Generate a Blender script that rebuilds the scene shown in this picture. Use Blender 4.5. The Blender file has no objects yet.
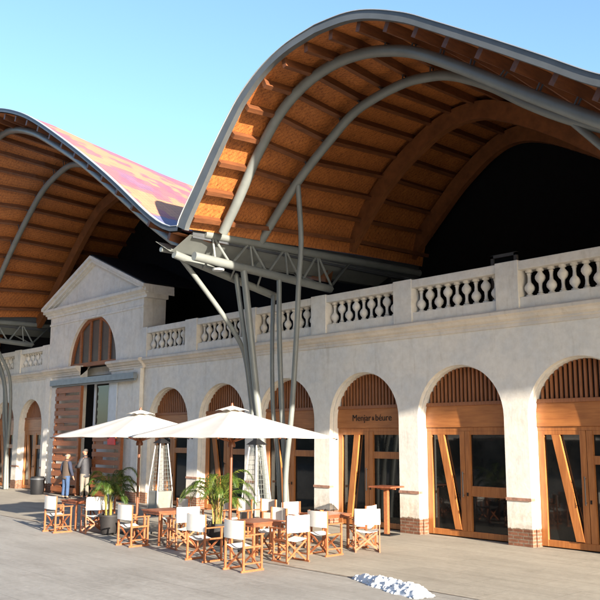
import bpy, math, random
from mathutils import Vector, Matrix
S = bpy.context.scene
C = S.collection
R = math.radians
random.seed(7)

# ------------------------------------------------------------------ camera
cam = bpy.data.cameras.new('camera'); camo = bpy.data.objects.new('camera', cam); C.objects.link(camo)
yaw, pit, rol = 0.8367409, 0.167885, 0.0050186
fw = Vector((-math.sin(yaw)*math.cos(pit), math.cos(yaw)*math.cos(pit), math.sin(pit)))
r0 = Vector((math.cos(yaw), math.sin(yaw), 0)); u0 = r0.cross(fw)
rt = r0*math.cos(rol)+u0*math.sin(rol); up = -r0*math.sin(rol)+u0*math.cos(rol)
M = Matrix((rt, up, -fw)).transposed().to_4x4(); M.translation = Vector((10.8767, -16.0829, 2.3))
camo.matrix_world = M
cam.sensor_width = 36; cam.lens = 36*820/600; cam.clip_end = 3000; cam.clip_start = 0.1
S.camera = camo
# ------------------------------------------------------------------ light
SUN_EL, SUN_OFF = R(14.5), R(10.8)          # elevation; angle between the sun and the facade plane
W = bpy.data.worlds.new('World'); S.world = W; W.use_nodes = True
wn = W.node_tree; bg = wn.nodes['Background']
sky = wn.nodes.new('ShaderNodeTexSky'); sky.sky_type = 'NISHITA'; sky.sun_disc = False
sky.sun_elevation = SUN_EL; sky.sun_rotation = R(90)+SUN_OFF
sky.altitude = 50; sky.air_density = 1.0; sky.dust_density = 0.8; sky.ozone_density = 3.0
wn.links.new(sky.outputs[0], bg.inputs[0]); bg.inputs[1].default_value = 0.105
sd = Vector((math.cos(SUN_EL)*math.cos(SUN_OFF), -math.cos(SUN_EL)*math.sin(SUN_OFF), math.sin(SUN_EL)))
sl = bpy.data.lights.new('sun', 'SUN'); sl.energy = 5; sl.angle = R(0.5); sl.color = (1.0, 0.90, 0.76)
so = bpy.data.objects.new('sun', sl); C.objects.link(so); so.rotation_euler = sd.to_track_quat('Z', 'Y').to_euler()
S.view_settings.view_transform = 'Standard'; S.view_settings.look = 'None'
S.view_settings.exposure = 2.0; S.view_settings.gamma = 1; S.view_settings.use_curve_mapping = False

# ------------------------------------------------------------------ materials
def nodes(name):
    m = bpy.data.materials.new(name); m.use_nodes = True; t = m.node_tree
    return m, t, t.nodes['Principled BSDF'], t.nodes, t.links
def mapping(t, scale=(1,1,1), rot=(0,0,0), world=True):
    g = t.nodes.new('ShaderNodeNewGeometry') if world else t.nodes.new('ShaderNodeTexCoord')
    mp = t.nodes.new('ShaderNodeMapping'); mp.inputs['Scale'].default_value = scale; mp.inputs['Rotation'].default_value = rot
    t.links.new(g.outputs['Position' if world else 'Object'], mp.inputs[0]); return mp.outputs[0]
def noise(t, vec, sc, det=5, rough=.6):
    n = t.nodes.new('ShaderNodeTexNoise'); n.inputs['Scale'].default_value = sc; n.inputs['Detail'].default_value = det
    n.inputs['Roughness'].default_value = rough; t.links.new(vec, n.inputs['Vector']); return n.outputs['Fac']
def noise_vec(t, vec, sc):
    n = t.nodes.new('ShaderNodeTexNoise'); n.inputs['Scale'].default_value = sc; n.inputs['Detail'].default_value = 3
    t.links.new(vec, n.inputs['Vector']); return n.outputs['Color']
def ramp(t, fac, stops, interp='LINEAR'):
    r = t.nodes.new('ShaderNodeValToRGB'); r.color_ramp.interpolation = interp; e = r.color_ramp.elements
    while len(e) < len(stops): e.new(.5)
    for k, (p, c) in enumerate(stops):
        e[k].position = p; e[k].color = (c[0], c[1], c[2], 1) if not isinstance(c, (int, float)) else (c, c, c, 1)
    t.links.new(fac, r.inputs[0]); return r.outputs[0]
def mix(t, fac, a, b, mode='MIX'):
    m = t.nodes.new('ShaderNodeMix'); m.data_type = 'RGBA'; m.blend_type = mode
    for s, v in ((m.inputs[0], fac), (m.inputs[6], a), (m.inputs[7], b)):
        if isinstance(v, (int, float)): s.default_value = v
        elif isinstance(v, tuple): s.default_value = (*v, 1)
        else: t.links.new(v, s)
    return m.outputs[2]
def math_(t, op, a, b=0.0):
    m = t.nodes.new('ShaderNodeMath'); m.operation = op
    for s, v in zip(m.inputs, (a, b)):
        if isinstance(v, (int, float)): s.default_value = v
        else: t.links.new(v, s)
    return m.outputs[0]
def bump(t, b, h, strength=.3, dist=.02):
    n = t.nodes.new('ShaderNodeBump'); n.inputs['Strength'].default_value = strength; n.inputs['Distance'].default_value = dist
    t.links.new(h, n.inputs['Height']); t.links.new(n.outputs[0], b.inputs['Normal'])
def flat(name, col, rough=.6, metal=0, var=.15, sc=4, spec=None):
    m, t, b, N, L = nodes(name)
    n = noise(t, mapping(t), sc, 6)
    lo = tuple(c*(1-var) for c in col); hi = tuple(min(1, c*(1+var)) for c in col)
    L.new(ramp(t, n, [(.3, lo), (.7, hi)]), b.inputs['Base Color'])
    b.inputs['Roughness'].default_value = rough; b.inputs['Metallic'].default_value = metal
    if spec is not None: b.inputs['Specular IOR Level'].default_value = spec
    return m
def wood(name, dark, light, scale=(1, 1, 1), sc=6, rough=.55, world=True):
    m, t, b, N, L = nodes(name)
    v = mapping(t, scale, world=world)
    n = noise(t, v, sc, 8, .65); n2 = noise(t, mapping(t, (1,1,1), world=world), 1.2, 2)
    c = ramp(t, n, [(.3, dark), (.68, light)])
    c = mix(t, .5, c, ramp(t, n2, [(.35, (.72,.70,.68)), (.65, (1.1,1.1,1.1))]), 'MULTIPLY')
    L.new(c, b.inputs['Base Color']); b.inputs['Roughness'].default_value = rough
    bump(t, b, n, .15, .004)
    return m

def plaster(name, base, blue, stained=True, brick=True):
    m, t, b, N, L = nodes(name)
    P = mapping(t)
    n1 = noise(t, P, .9, 6, .65); n2 = noise(t, P, 5, 8, .7); n3 = noise(t, mapping(t, (2.2,2.2,.28)), 2.0, 7, .75)
    c = ramp(t, n1, [(.35, blue), (.62, base)])
    pt = noise(t, mapping(t, (1, 1, 1.6)), .55, 4, .5)
    c = mix(t, ramp(t, pt, [(.53, 0.0), (.56, .35)]), c, tuple(v*1.07 for v in base))
    c = mix(t, .7, c, ramp(t, n2, [(.3, (.88,.865,.84)), (.6, (1,1,1))]), 'MULTIPLY')
    c = mix(t, .6, c, ramp(t, n3, [(.30, (.74,.70,.64)), (.46, (1,1,1))]), 'MULTIPLY')
    if brick:
        sep = N.new('ShaderNodeSeparateXYZ'); g = N.new('ShaderNodeNewGeometry'); L.new(g.outputs['Position'], sep.inputs[0])
        z = math_(t, 'ADD', sep.outputs['Z'], math_(t, 'MULTIPLY', math_(t, 'SUBTRACT', noise(t, P, 6, 5), .5), .16))
        xy = N.new('ShaderNodeCombineXYZ'); L.new(math_(t, 'ADD', sep.outputs['X'], sep.outputs['Y']), xy.inputs[0]); L.new(sep.outputs['Z'], xy.inputs[1])
        bk = N.new('ShaderNodeTexBrick'); L.new(xy.outputs[0], bk.inputs[0]); bk.inputs['Scale'].default_value = 1
        bk.inputs['Brick Width'].default_value = .26; bk.inputs['Row Height'].default_value = .075; bk.inputs['Mortar Size'].default_value = .012
        bk.inputs['Color1'].default_value = (.25,.115,.075,1); bk.inputs['Color2'].default_value = (.18,.085,.055,1); bk.inputs['Mortar'].default_value = (.24,.19,.15,1)
        bc = mix(t, .6, bk.outputs[0], ramp(t, noise(t, P, 14, 6), [(.3, (.55,.5,.45)), (.7, (1.25,1.2,1.15))]), 'MULTIPLY')
        c = mix(t, ramp(t, z, [(.375, 1.0), (.395, 0.0)]), c, bc)
        # grimy splash zone above the brick
        c = mix(t, ramp(t, z, [(.40, .75), (1.0, .12)]), c, mix(t, 1.0, c, ramp(t, n2, [(.35, (.52,.45,.37)), (.65, (1,.97,.92))]), 'MULTIPLY'))
    L.new(c, b.inputs['Base Color']); b.inputs['Roughness'].default_value = .9; b.inputs['Specular IOR Level'].default_value = .2
    bump(t, b, n2, .35, .02)
    return m

PLASTER = plaster('lime_plaster', (.75,.70,.62), (.66,.645,.61))
STONE = plaster('cornice_plaster', (.70,.62,.52), (.56,.52,.47), brick=False)
BRICK = flat('weathered_brick', (.30,.16,.11), .9, var=.4, sc=12)
STEEL = flat('grey_painted_steel', (.15,.16,.15), .42, 0, .12, 2.5)
STEEL_DK = flat('dark_grey_flashing', (.055,.06,.068), .5, .2, .2, 1.5)
STEEL_LT = flat('pale_flashing', (.36,.37,.37), .4, .2, .15, 2)
FASCIA = flat('fascia_steel', (.085,.092,.095), .5, .1, .15, 2)
DARK = flat('unlit_interior_tone', (.018,.017,.018), .9)  # near-black colour stands in for unlit space behind openings
CHARCOAL = flat('charcoal_and_shade', (.009,.009,.010), .9, spec=.1)  # dark roof parts, and sheets painting the unlit depth of the hall
SOFFIT = None
def soffit_mat():
    m, t, b, N, L = nodes('larch_soffit_boards')
    P = mapping(t)
    v = mapping(t, (1, 1, 1), (0, 0, R(38)))
    w = N.new('ShaderNodeTexWave'); w.wave_type = 'BANDS'; w.bands_direction = 'X'; w.inputs['Scale'].default_value = 3.4
    w.inputs['Distortion'].default_value = .6; w.inputs['Detail'].default_value = 2; L.new(v, w.inputs[0])
    n = noise(t, mapping(t, (1, 7, 1), (0,0,R(38))), 5, 7, .7); sp = noise(t, P, 17, 4, .8); n3 = noise(t, P, .8, 3)
    c = ramp(t, n, [(.3, (.27,.082,.017)), (.7, (.50,.18,.042))])
    c = mix(t, .75, c, ramp(t, sp, [(.38, (.35,.28,.24)), (.5, (1,1,1))]), 'MULTIPLY')
    c = mix(t, .45, c, ramp(t, w.outputs['Fac'], [(0, (.35,.3,.3)), (.16, (1,1,1))]), 'MULTIPLY')
    c = mix(t, .6, c, ramp(t, n3, [(.35, (.72,.66,.6)), (.65, (1.1,1.05,1))]), 'MULTIPLY')
    L.new(c, b.inputs['Base Color']); b.inputs['Roughness'].default_value = .6; bump(t, b, n, .1, .004)
    return m
SOFFIT = soffit_mat()
PURLIN = wood('purlin_timber', (.08,.026,.009), (.17,.058,.018), (3, .4, 3), 6)
GLULAM = wood('glulam_timber', (.13,.045,.014), (.24,.085,.026), (.5, 3, .5), 7)
DOORW = wood('varnished_door_timber', (.27,.088,.022), (.45,.17,.048), (4, 4, .35), 5, .38)
BOARDW = wood('varnished_header_board', (.29,.095,.024), (.44,.165,.045), (.35, 4, 4), 5, .4)
LOUVW = wood('louvre_timber', (.20,.068,.022), (.34,.125,.045), (5, 5, .5), 5, .55)
SHUTW = wood('shutter_timber', (.20,.058,.016), (.33,.105,.03), (.4, 4, 4), 5, .5)
CHAIRW = wood('chair_beech', (.23,.07,.026), (.36,.125,.048), (3, 3, 3), 7, .45)
TABLEW = wood('table_hardwood', (.15,.045,.02), (.27,.085,.04), (6, 1, 1), 5, .35)
POLEW = wood('parasol_pole_wood', (.10,.03,.012), (.20,.065,.025), (5, 5, .5), 4, .4)
CANVAS = flat('white_canvas', (.60,.585,.55), .85, var=.05, sc=20)
WHITEP = flat('pale_painted_joinery', (.52,.54,.56), .5, var=.08)
BLACK = flat('black_metal', (.012,.012,.013), .6, spec=.2)
def parasol_mat():
    m, t, b, N, L = nodes('parasol_cloth')
    c = ramp(t, noise(t, mapping(t), 3, 5), [(.3, (.58,.55,.505)), (.7, (.66,.63,.585))])
    L.new(c, b.inputs['Base Color']); b.inputs['Roughness'].default_value = .9
    tr = N.new('ShaderNodeBsdfTranslucent'); tr.inputs[0].default_value = (.6,.54,.45,1)
    mx = N.new('ShaderNodeMixShader'); mx.inputs[0].default_value = .25
    L.new(b.outputs[0], mx.inputs[1]); L.new(tr.outputs[0], mx.inputs[2]); L.new(mx.outputs[0], N['Material Output'].inputs[0])
    return m
PARASOL = parasol_mat()
def glass_mat():
    m, t, b, N, L = nodes('dark_window_glass')
    n = noise(t, mapping(t), 1.5, 3)
    L.new(ramp(t, n, [(.35, (.006,.007,.007)), (.7, (.02,.02,.018))]), b.inputs['Base Color'])
    b.inputs['Roughness'].default_value = .04; b.inputs['Specular IOR Level'].default_value = .35
    bump(t, b, noise(t, mapping(t), 1.1, 2), .04, .03)
    return m
GLASS = glass_mat()
def tile_mat():
    m, t, b, N, L = nodes('mosaic_roof_tiles')
    g = N.new('ShaderNodeNewGeometry'); sep = N.new('ShaderNodeSeparateXYZ'); L.new(g.outputs['Position'], sep.inputs[0])
    cell = .28
    row = math_(t, 'FLOOR', math_(t, 'DIVIDE', sep.outputs['X'], cell))
    off = math_(t, 'MULTIPLY', math_(t, 'MODULO', math_(t, 'ABSOLUTE', row), 2.0), .5)
    col = math_(t, 'FLOOR', math_(t, 'ADD', math_(t, 'DIVIDE', sep.outputs['Y'], cell), off))
    cb = N.new('ShaderNodeCombineXYZ'); L.new(math_(t, 'MULTIPLY', row, cell), cb.inputs[0]); L.new(math_(t, 'MULTIPLY', col, cell), cb.inputs[1])
    mp = N.new('ShaderNodeMapping'); mp.inputs['Scale'].default_value = (.36, .62, 1); mp.inputs['Rotation'].default_value = (0,0,R(40)); L.new(cb.outputs[0], mp.inputs[0])
    n = N.new('ShaderNodeTexNoise'); n.inputs['Scale'].default_value = 1.0; n.inputs['Detail'].default_value = 1.5; L.new(mp.outputs[0], n.inputs['Vector'])
    wn_ = N.new('ShaderNodeTexWhiteNoise'); wn_.noise_dimensions = '2D'; L.new(cb.outputs[0], wn_.inputs['Vector'])
    c = ramp(t, n.outputs['Fac'], [(0, (.21,.11,.16)), (.36, (.25,.10,.13)), (.42, (.30,.115,.12)), (.49, (.38,.19,.105)), (.60, (.30,.11,.12)), (.70, (.24,.10,.13))], 'CONSTANT')
    vz = math_(t, 'LESS_THAN', math_(t, 'ADD', sep.outputs['Z'], math_(t, 'MULTIPLY', n.outputs['Fac'], 1.2)), 8.75)
    c = mix(t, vz, c, (.115,.115,.20))
    c = mix(t, .35, c, ramp(t, wn_.outputs['Value'], [(0, (.7,.7,.75)), (1, (1.2,1.15,1.1))]), 'MULTIPLY')
    bk = N.new('ShaderNodeTexBrick'); bk.inputs['Scale'].default_value = 1; L.new(g.outputs['Position'], bk.inputs[0]); bk.inputs['Brick Width'].default_value=.15; bk.inputs['Row Height'].default_value=.15; bk.inputs['Mortar Size'].default_value=.008
    bk.inputs['Color1'].default_value = bk.inputs['Color2'].default_value = (1,1,1,1); bk.inputs['Mortar'].default_value = (.6,.58,.56,1)
    c = mix(t, .8, c, bk.outputs[0], 'MULTIPLY')
    L.new(c, b.inputs['Base Color']); b.inputs['Roughness'].default_value = .5; b.inputs['Specular IOR Level'].default_value = .15
    return m
TILE = tile_mat()
def paving_mat(name, c0, c1, bw, rh, sc2):
    m, t, b, N, L = nodes(name)
    P = mapping(t)
    n1 = noise(t, P, .35, 6, .6); n2 = noise(t, P, 9, 8, .75); n3 = noise(t, mapping(t, (.35, 2.2, 1)), 1.1, 7, .7)
    c = ramp(t, n1, [(.35, c0), (.65, c1)])
    c = mix(t, .7, c, ramp(t, n2, [(.3, (.70,.69,.68)), (.65, (1.1,1.1,1.1))]), 'MULTIPLY')
    c = mix(t, .6, c, ramp(t, n3, [(.32, (.70,.68,.66)), (.55, (1,1,1))]), 'MULTIPLY')
    bk = N.new('ShaderNodeTexBrick'); bk.inputs['Scale'].default_value = 1; L.new(P, bk.inputs[0]); bk.inputs['Brick Width'].default_value = bw; bk.inputs['Row Height'].default_value = rh
    bk.inputs['Mortar Size'].default_value = .008; bk.inputs['Bias'].default_value = 0
    bk.inputs['Color1'].default_value = (.9,.9,.9,1); bk.inputs['Color2'].default_value = (1.04,1.04,1.04,1); bk.inputs['Mortar'].default_value = (.42,.40,.37,1)
    c = mix(t, .45, c, bk.outputs[0], 'MULTIPLY')
    st = noise(t, mapping(t, (.5, 1, 1)), .9, 7, .7)
    c = mix(t, ramp(t, st, [(.58, 0.0), (.66, .22)]), c, mix(t, 1.0, c, (.50,.47,.43), 'MULTIPLY'))
    # spots of old gum and grime
    vo = N.new('ShaderNodeTexVoronoi'); vo.inputs['Scale'].default_value = 2.6; L.new(P, vo.inputs['Vector'])
    c = mix(t, ramp(t, vo.outputs['Distance'], [(.035, .55), (.06, 0.0)]), c, (.16,.15,.14))
    L.new(c, b.inputs['Base Color'])
    L.new(ramp(t, n2, [(.3, .62), (.7, .85)]), b.inputs['Roughness'])
    bump(t, b, n2, .5, .008)
    return m
PAVE_G = paving_mat('grey_plaza_stone', (.26,.242,.212), (.32,.30,.265), 2.4, 1.2, 1)
PAVE_B = paving_mat('buff_pavement_stone', (.285,.255,.205), (.36,.32,.255), 1.6, .8, 1)
JOINT = flat('damp_drain_stone', (.22,.18,.14), .7, var=.4, sc=5)
SNOW = flat('dirty_snow', (.60,.615,.63), .6, var=.07, sc=9)

# ------------------------------------------------------------------ mesh helpers
class MB:
    def __init__(s): s.v = []; s.f = []
    def add(s, vs, fs):
        o = len(s.v); s.v += [tuple(v) for v in vs]; s.f += [tuple(i+o for i in f) for f in fs]; return s
    def box(s, x0, x1, y0, y1, z0, z1, mat=None):
        vs = [Vector((x, y, z)) for z in (z0, z1) for y in (y0, y1) for x in (x0, x1)]
        if mat is not None: vs = [mat @ v for v in vs]
        return s.add(vs, [(0,2,3,1), (4,5,7,6), (0,1,5,4), (2,6,7,3), (0,4,6,2), (1,3,7,5)])
    def bar(s, a, b, w, h, upv=(0,0,1)):
        a = Vector(a); b = Vector(b); d = (b-a).normalized(); u = Vector(upv); 
        if abs(d.dot(u)) > .98: u = Vector((0,1,0))
        sd_ = d.cross(u).normalized(); u = sd_.cross(d).normalized()
        vs = [p+sd_*i*w/2+u*j*h/2 for p in (a, b) for i, j in ((-1,-1),(1,-1),(1,1),(-1,1))]
        return s.add(vs, [(0,3,2,1), (4,5,6,7)]+[(k, (k+1)%4, 4+(k+1)%4, 4+k) for k in range(4)])
    def tube(s, pts, r, n=12, caps=True, flat_=1.0):
        pts = [Vector(p) for p in pts]; rr = r if isinstance(r, (list, tuple)) else [r]*len(pts)
        t0 = (pts[1]-pts[0]).normalized(); u = t0.orthogonal().normalized(); base = len(s.v)
        for k, p in enumerate(pts):
            t_ = ((pts[min(k+1, len(pts)-1)]-pts[max(k-1, 0)])).normalized()
            u = (u-t_*u.dot(t_)).normalized(); w = t_.cross(u)
            for j in range(n):
                a = 2*math.pi*j/n; s.v.append(tuple(p+(u*math.cos(a)+w*math.sin(a)*flat_)*rr[k]))
        for k in range(len(pts)-1):
            for j in range(n):
                s.f.append((base+k*n+j, base+k*n+(j+1)%n, base+(k+1)*n+(j+1)%n, base+(k+1)*n+j))
        if caps:
            s.f.append(tuple(base+j for j in reversed(range(n)))); s.f.append(tuple(base+(len(pts)-1)*n+j for j in range(n)))
        return s
    def lathe(s, prof, c=(0,0,0), n=16):
        base = len(s.v)
        for r, z in prof:
            for j in range(n):
                a = 2*math.pi*j/n; s.v.append((c[0]+r*math.cos(a), c[1]+r*math.sin(a), c[2]+z))
        for k in range(len(prof)-1):
            for j in range(n): s.f.append((base+k*n+j, base+k*n+(j+1)%n, base+(k+1)*n+(j+1)%n, base+(k+1)*n+j))
        s.f.append(tuple(base+j for j in reversed(range(n)))); s.f.append(tuple(base+(len(prof)-1)*n+j for j in range(n)))
        return s
    def prismXZ(s, poly, y0, y1):          # polygon in XZ, extruded along Y
        n = len(poly); vs = [(x, y0, z) for x, z in poly]+[(x, y1, z) for x, z in poly]
        return s.add(vs, [tuple(range(n)), tuple(reversed(range(n, 2*n)))]+[(k, n+k, n+(k+1)%n, (k+1)%n) for k in range(n)])
    def prismYZ(s, poly, x0, x1):
        n = len(poly); vs = [(x0, y, z) for y, z in poly]+[(x1, y, z) for y, z in poly]
        return s.add(vs, [tuple(range(n)), tuple(reversed(range(n, 2*n)))]+[(k, n+k, n+(k+1)%n, (k+1)%n) for k in range(n)])
    def build(s, name, mat, parent=None, smooth=False, loc=(0,0,0), bevel=0):
        me = bpy.data.meshes.new(name); me.from_pydata(s.v, [], s.f); me.materials.append(mat); me.update()
        import bmesh
        bm = bmesh.new(); bm.from_mesh(me); bmesh.ops.recalc_face_normals(bm, faces=bm.faces); bm.to_mesh(me); bm.free()
        o = bpy.data.objects.new(name, me); C.objects.link(o); o.location = loc
        if parent: o.parent = parent
        if smooth:
            me.shade_smooth() if hasattr(me, 'shade_smooth') else None
            me.set_sharp_from_angle(angle=R(40))
        if bevel:
            b = o.modifiers.new('bevel', 'BEVEL'); b.width = bevel; b.segments = 2; b.limit_method = 'ANGLE'
        return o
def tag(o, label=None, cat=None, group=None, kind=None):
    for k, v in (('label', label), ('category', cat), ('group', group), ('kind', kind)):
        if v: o[k] = v
    return o
def empty(name, loc=(0,0,0), rz=0, label=None, cat=None, group=None):
    o = bpy.data.objects.new(name, None); C.objects.link(o); o.location = loc; o.rotation_euler = (0,0,rz); o.empty_display_size = .3
    return tag(o, label, cat, group)
def children(o): return list(o.children)
def copy_tree(o, parent=None):
    c = o.copy(); C.objects.link(c)
    if parent: c.parent = parent
    for ch in list(o.children): copy_tree(ch, c)
    return c
def place(o, x, y, rz, label, z=0):
    o.location = (x, y, z); o.rotation_euler = (0, 0, rz); o['label'] = label; return o
def spline(pts, per=8):
    P = [Vector(p) for p in pts]; out = []
    for i in range(len(P)-1):
        p0 = P[max(i-1,0)]; p1 = P[i]; p2 = P[i+1]; p3 = P[min(i+2, len(P)-1)]
        for k in range(per):
            t = k/per
            out.append(.5*((2*p1)+(p2-p0)*t+(2*p0-5*p1+4*p2-p3)*t*t+(3*p1-p0-3*p2+p3)*t**3))
    out.append(P[-1]); return out
def resample(P, n):
    d = [0]
    for a, b in zip(P, P[1:]): d.append(d[-1]+(b-a).length)
    out = []; j = 0
    for k in range(n):
        s = d[-1]*k/(n-1)
        while j < len(d)-2 and d[j+1] < s: j += 1
        out.append(P[j].lerp(P[j+1], min(1, (s-d[j])/max(1e-9, d[j+1]-d[j]))))
    return out

# ------------------------------------------------------------------ ground
def sheet(name, x0, x1, y0, y1, z, mat, nx=1, ny=1):
    o = MB().add([(x0,y0,z),(x1,y0,z),(x1,y1,z),(x0,y1,z)], [(0,1,2,3)]).build(name, mat); o['kind'] = 'structure'; return o
sheet('ground', -1500, 1500, -1500, 1500, 0, PAVE_G)
sheet('pavement', -60, 40, -5.72, 1.0, .004, PAVE_B)
def wavy_strip():
    m = MB(); xs = [-60+i*.25 for i in range(401)]; random.seed(3)
    vs = []
    w = .05
    for x in xs:
        w = min(.07, max(.012, w+random.uniform(-.012, .012)))
        vs += [(x, -5.75-w, .008), (x, -5.75+w*.7, .008)]
    m.add(vs, [(2*i, 2*i+2, 2*i+3, 2*i+1) for i in range(len(xs)-1)])
    o = m.build('drain_channel', JOINT); o['kind'] = 'structure'
wavy_strip()

# ------------------------------------------------------------------ old market building
BAY, OPW, RAD, SPR = 3.157, 2.53, 1.265, 2.82
bld = empty('market_building', (0,0,0), 0, 'long white plastered market hall facade with arched wooden doors, balustrade and pediment', 'building')
TOPZ = 4.86
def arch_open(xr): return (xr-OPW, xr)
opens = [arch_open(-BAY*k) for k in (-1, 0, 1, 2, 3, 4)] + [(-26.35, -23.95), (-29.30, -26.90), (-32.4, -30.0)]
NA = 24
def arch_pts(x0, x1, spr, n=NA, rr=None):
    c = (x0+x1)/2; r = (x1-x0)/2
    return [(c-r*math.cos(math.pi*k/n), spr+(rr or r)*math.sin(math.pi*k/n)) for k in range(n+1)]
def wall_run(m, x_from, x_to, ops, y, top):
    """front face of a wall with arched openings, as quads"""
    ops = sorted(ops); x = x_from
    for (a, b) in ops:
        m.add([(x,y,0),(a,y,0),(a,y,SPR),(x,y,SPR)], [(0,1,2,3)]); m.add([(x,y,SPR),(a,y,SPR),(a,y,top),(x,y,top)], [(0,1,2,3)])
        P = arch_pts(a, b, SPR)
        for p, q in zip(P, P[1:]): m.add([(p[0],y,p[1]),(q[0],y,q[1]),(q[0],y,top),(p[0],y,top)], [(0,1,2,3)])
        for (ra, rb, ya, yb) in ((0, 0, y, .13),):
            full = [(a, 0)]+P+[(b, 0)]
            for p, q in zip(full, full[1:]):
                m.add([(p[0],ya,p[1]),(q[0],ya,q[1]),(q[0],yb,q[1]),(p[0],yb,p[1])], [(0,1,2,3)])
            # small step inwards, then the deeper reveal
            c = (a+b)/2; s_ = .035; r = (b-a)/2
            Q = [(c+(px-c)*(1-s_/r), SPR+(pz-SPR)*(1-s_/r)) for px, pz in P]; inner = [(a+s_, 0)]+Q+[(b-s_, 0)]
            for (p, q), (pi_, qi) in zip(zip(full, full[1:]), zip(inner, inner[1:])):
                m.add([(p[0],yb,p[1]),(q[0],yb,q[1]),(qi[0],yb,qi[1]),(pi_[0],yb,pi_[1])], [(0,1,2,3)])
                m.add([(pi_[0],yb,pi_[1]),(qi[0],yb,qi[1]),(qi[0],.42,qi[1]),(pi_[0],.42,pi_[1])], [(0,1,2,3)])
        x = b
    m.add([(x,y,0),(x_to,y,0),(x_to,y,SPR),(x,y,SPR)], [(0,1,2,3)]); m.add([(x,y,SPR),(x_to,y,SPR),(x_to,y,top),(x,y,top)], [(0,1,2,3)])
m = MB()
wall_run(m, -15.55, 6.0, opens[:6], 0, TOPZ)
wall_run(m, -34, -23.3, opens[6:], 0, TOPZ)
# solid mass behind (keeps the hall dark) and terrace slab
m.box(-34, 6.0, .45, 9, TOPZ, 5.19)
m.box(6.0, 6.25, 0, 9, 0, 5.2)
m.box(-34.25, -34.0, 0, 9, 0, 5.2)
m.box(-34, 6.0, 8.9, 9, 0, TOPZ)
wall = m.build('wall', PLASTER, bld)

MB().box(-40, 38, .46, 9, 5.194, 5.215).build('terrace_bounce_sheet', flat('bounce_absorber', (.03,.03,.032), .9, spec=.1), bld)  # dark sheet added over the terrace to cut light bouncing into the vaults
# cornice mouldings
def moulding(m, x0, x1, prof, y=0):
    n = len(prof); vs = [(x0, y-py, pz) for py, pz in prof]+[(x1, y-py, pz) for py, pz in prof]
    m.add(vs, [(k, k+1, n+k+1, n+k) for k in range(n-1)]+[tuple(range(n)), tuple(reversed(range(n, 2*n)))])
CORN = [(-.05, 4.855), (.03, 4.855), (.03, 4.93), (.06, 4.95), (.06, 4.99), (.13, 5.03), (.17, 5.09), (.24, 5.13), (.24, 5.20), (.20, 5.235), (-.5, 5.26)]
m = MB(); moulding(m, -15.52, 6.2, CORN); moulding(m, -34, -23.32, CORN)
moulding(m, -23.45, -20.3, CORN, -.13); moulding(m, -17.85, -15.40, CORN, -.13)
m.build('cornice', STONE, bld)

# plinth ledges and pier feet
piers = [(-BAY*k, -BAY*k+BAY-OPW) for k in range(-0, 5)] + [(-23.95, -23.35), (-26.9, -26.35), (-30.0, -29.3)]
for a, b in piers: MB().box(a-.012, b+.012, -.022, .30, .975, 1.04).build('plinth_ledge', BRICK, bld)

# balustrade
bal = empty('balustrade', (0,0,0)); bal.parent = bld
m = MB()
def bal_run(x0, x1, posts, y=.02):
    m.box(x0, x1, y-.10, y+.28, 5.24, 5.50); m.box(x0, x1, y-.13, y+.31, 6.13, 6.34)
    for a, b in posts: m.box(a, b, y-.155, y+.335, 5.24, 6.365)
posts = [(-BAY*k-.02, -BAY*k+BAY-OPW-.03) for k in range(-1, 4)]
bal_run(-15.54, 6.0, posts+[(-15.54, -15.25), (-12.75, -12.05)]); bal_run(-34, -23.33, [(-23.98, -23.33), (-26.98, -26.3), (-30.1, -29.3)])
m.build('balustrade_rails', PLASTER, bal, bevel=.012)
prof = [(.085,0),(.085,.05),(.045,.07),(.06,.10),(.112,.17),(.118,.23),(.09,.29),(.045,.34),(.036,.44),(.045,.52),(.062,.54),(.04,.56),(.085,.58),(.085,.63)]
inv = [(r, .63-z) for r, z in reversed(prof)]
b1 = MB().lathe(prof, n=12).build('baluster', PLASTER, bal, smooth=True)
b2 = MB().lathe(inv, n=12).build('baluster', PLASTER, bal, smooth=True)
xs = []
for a, b in [(.60,3.137), (-2.56,-.02), (-5.72,-3.18), (-8.87,-6.33), (-12.05,-9.49), (-15.25,-12.75), (-26.3,-23.98), (-29.3,-26.98), (3.77, 5.9)]:
    n_ = 9
    xs += [(a+(b-a)*(i+.5)/n_, i) for i in range(n_)]
for k, (x, i) in enumerate(xs):
    src = b1 if i % 2 == 0 else b2
    o = src if k < 2 else src.copy()
    if k >= 2: C.objects.link(o); o.parent = bal
    o.location = (x, .11, 5.50)

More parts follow.
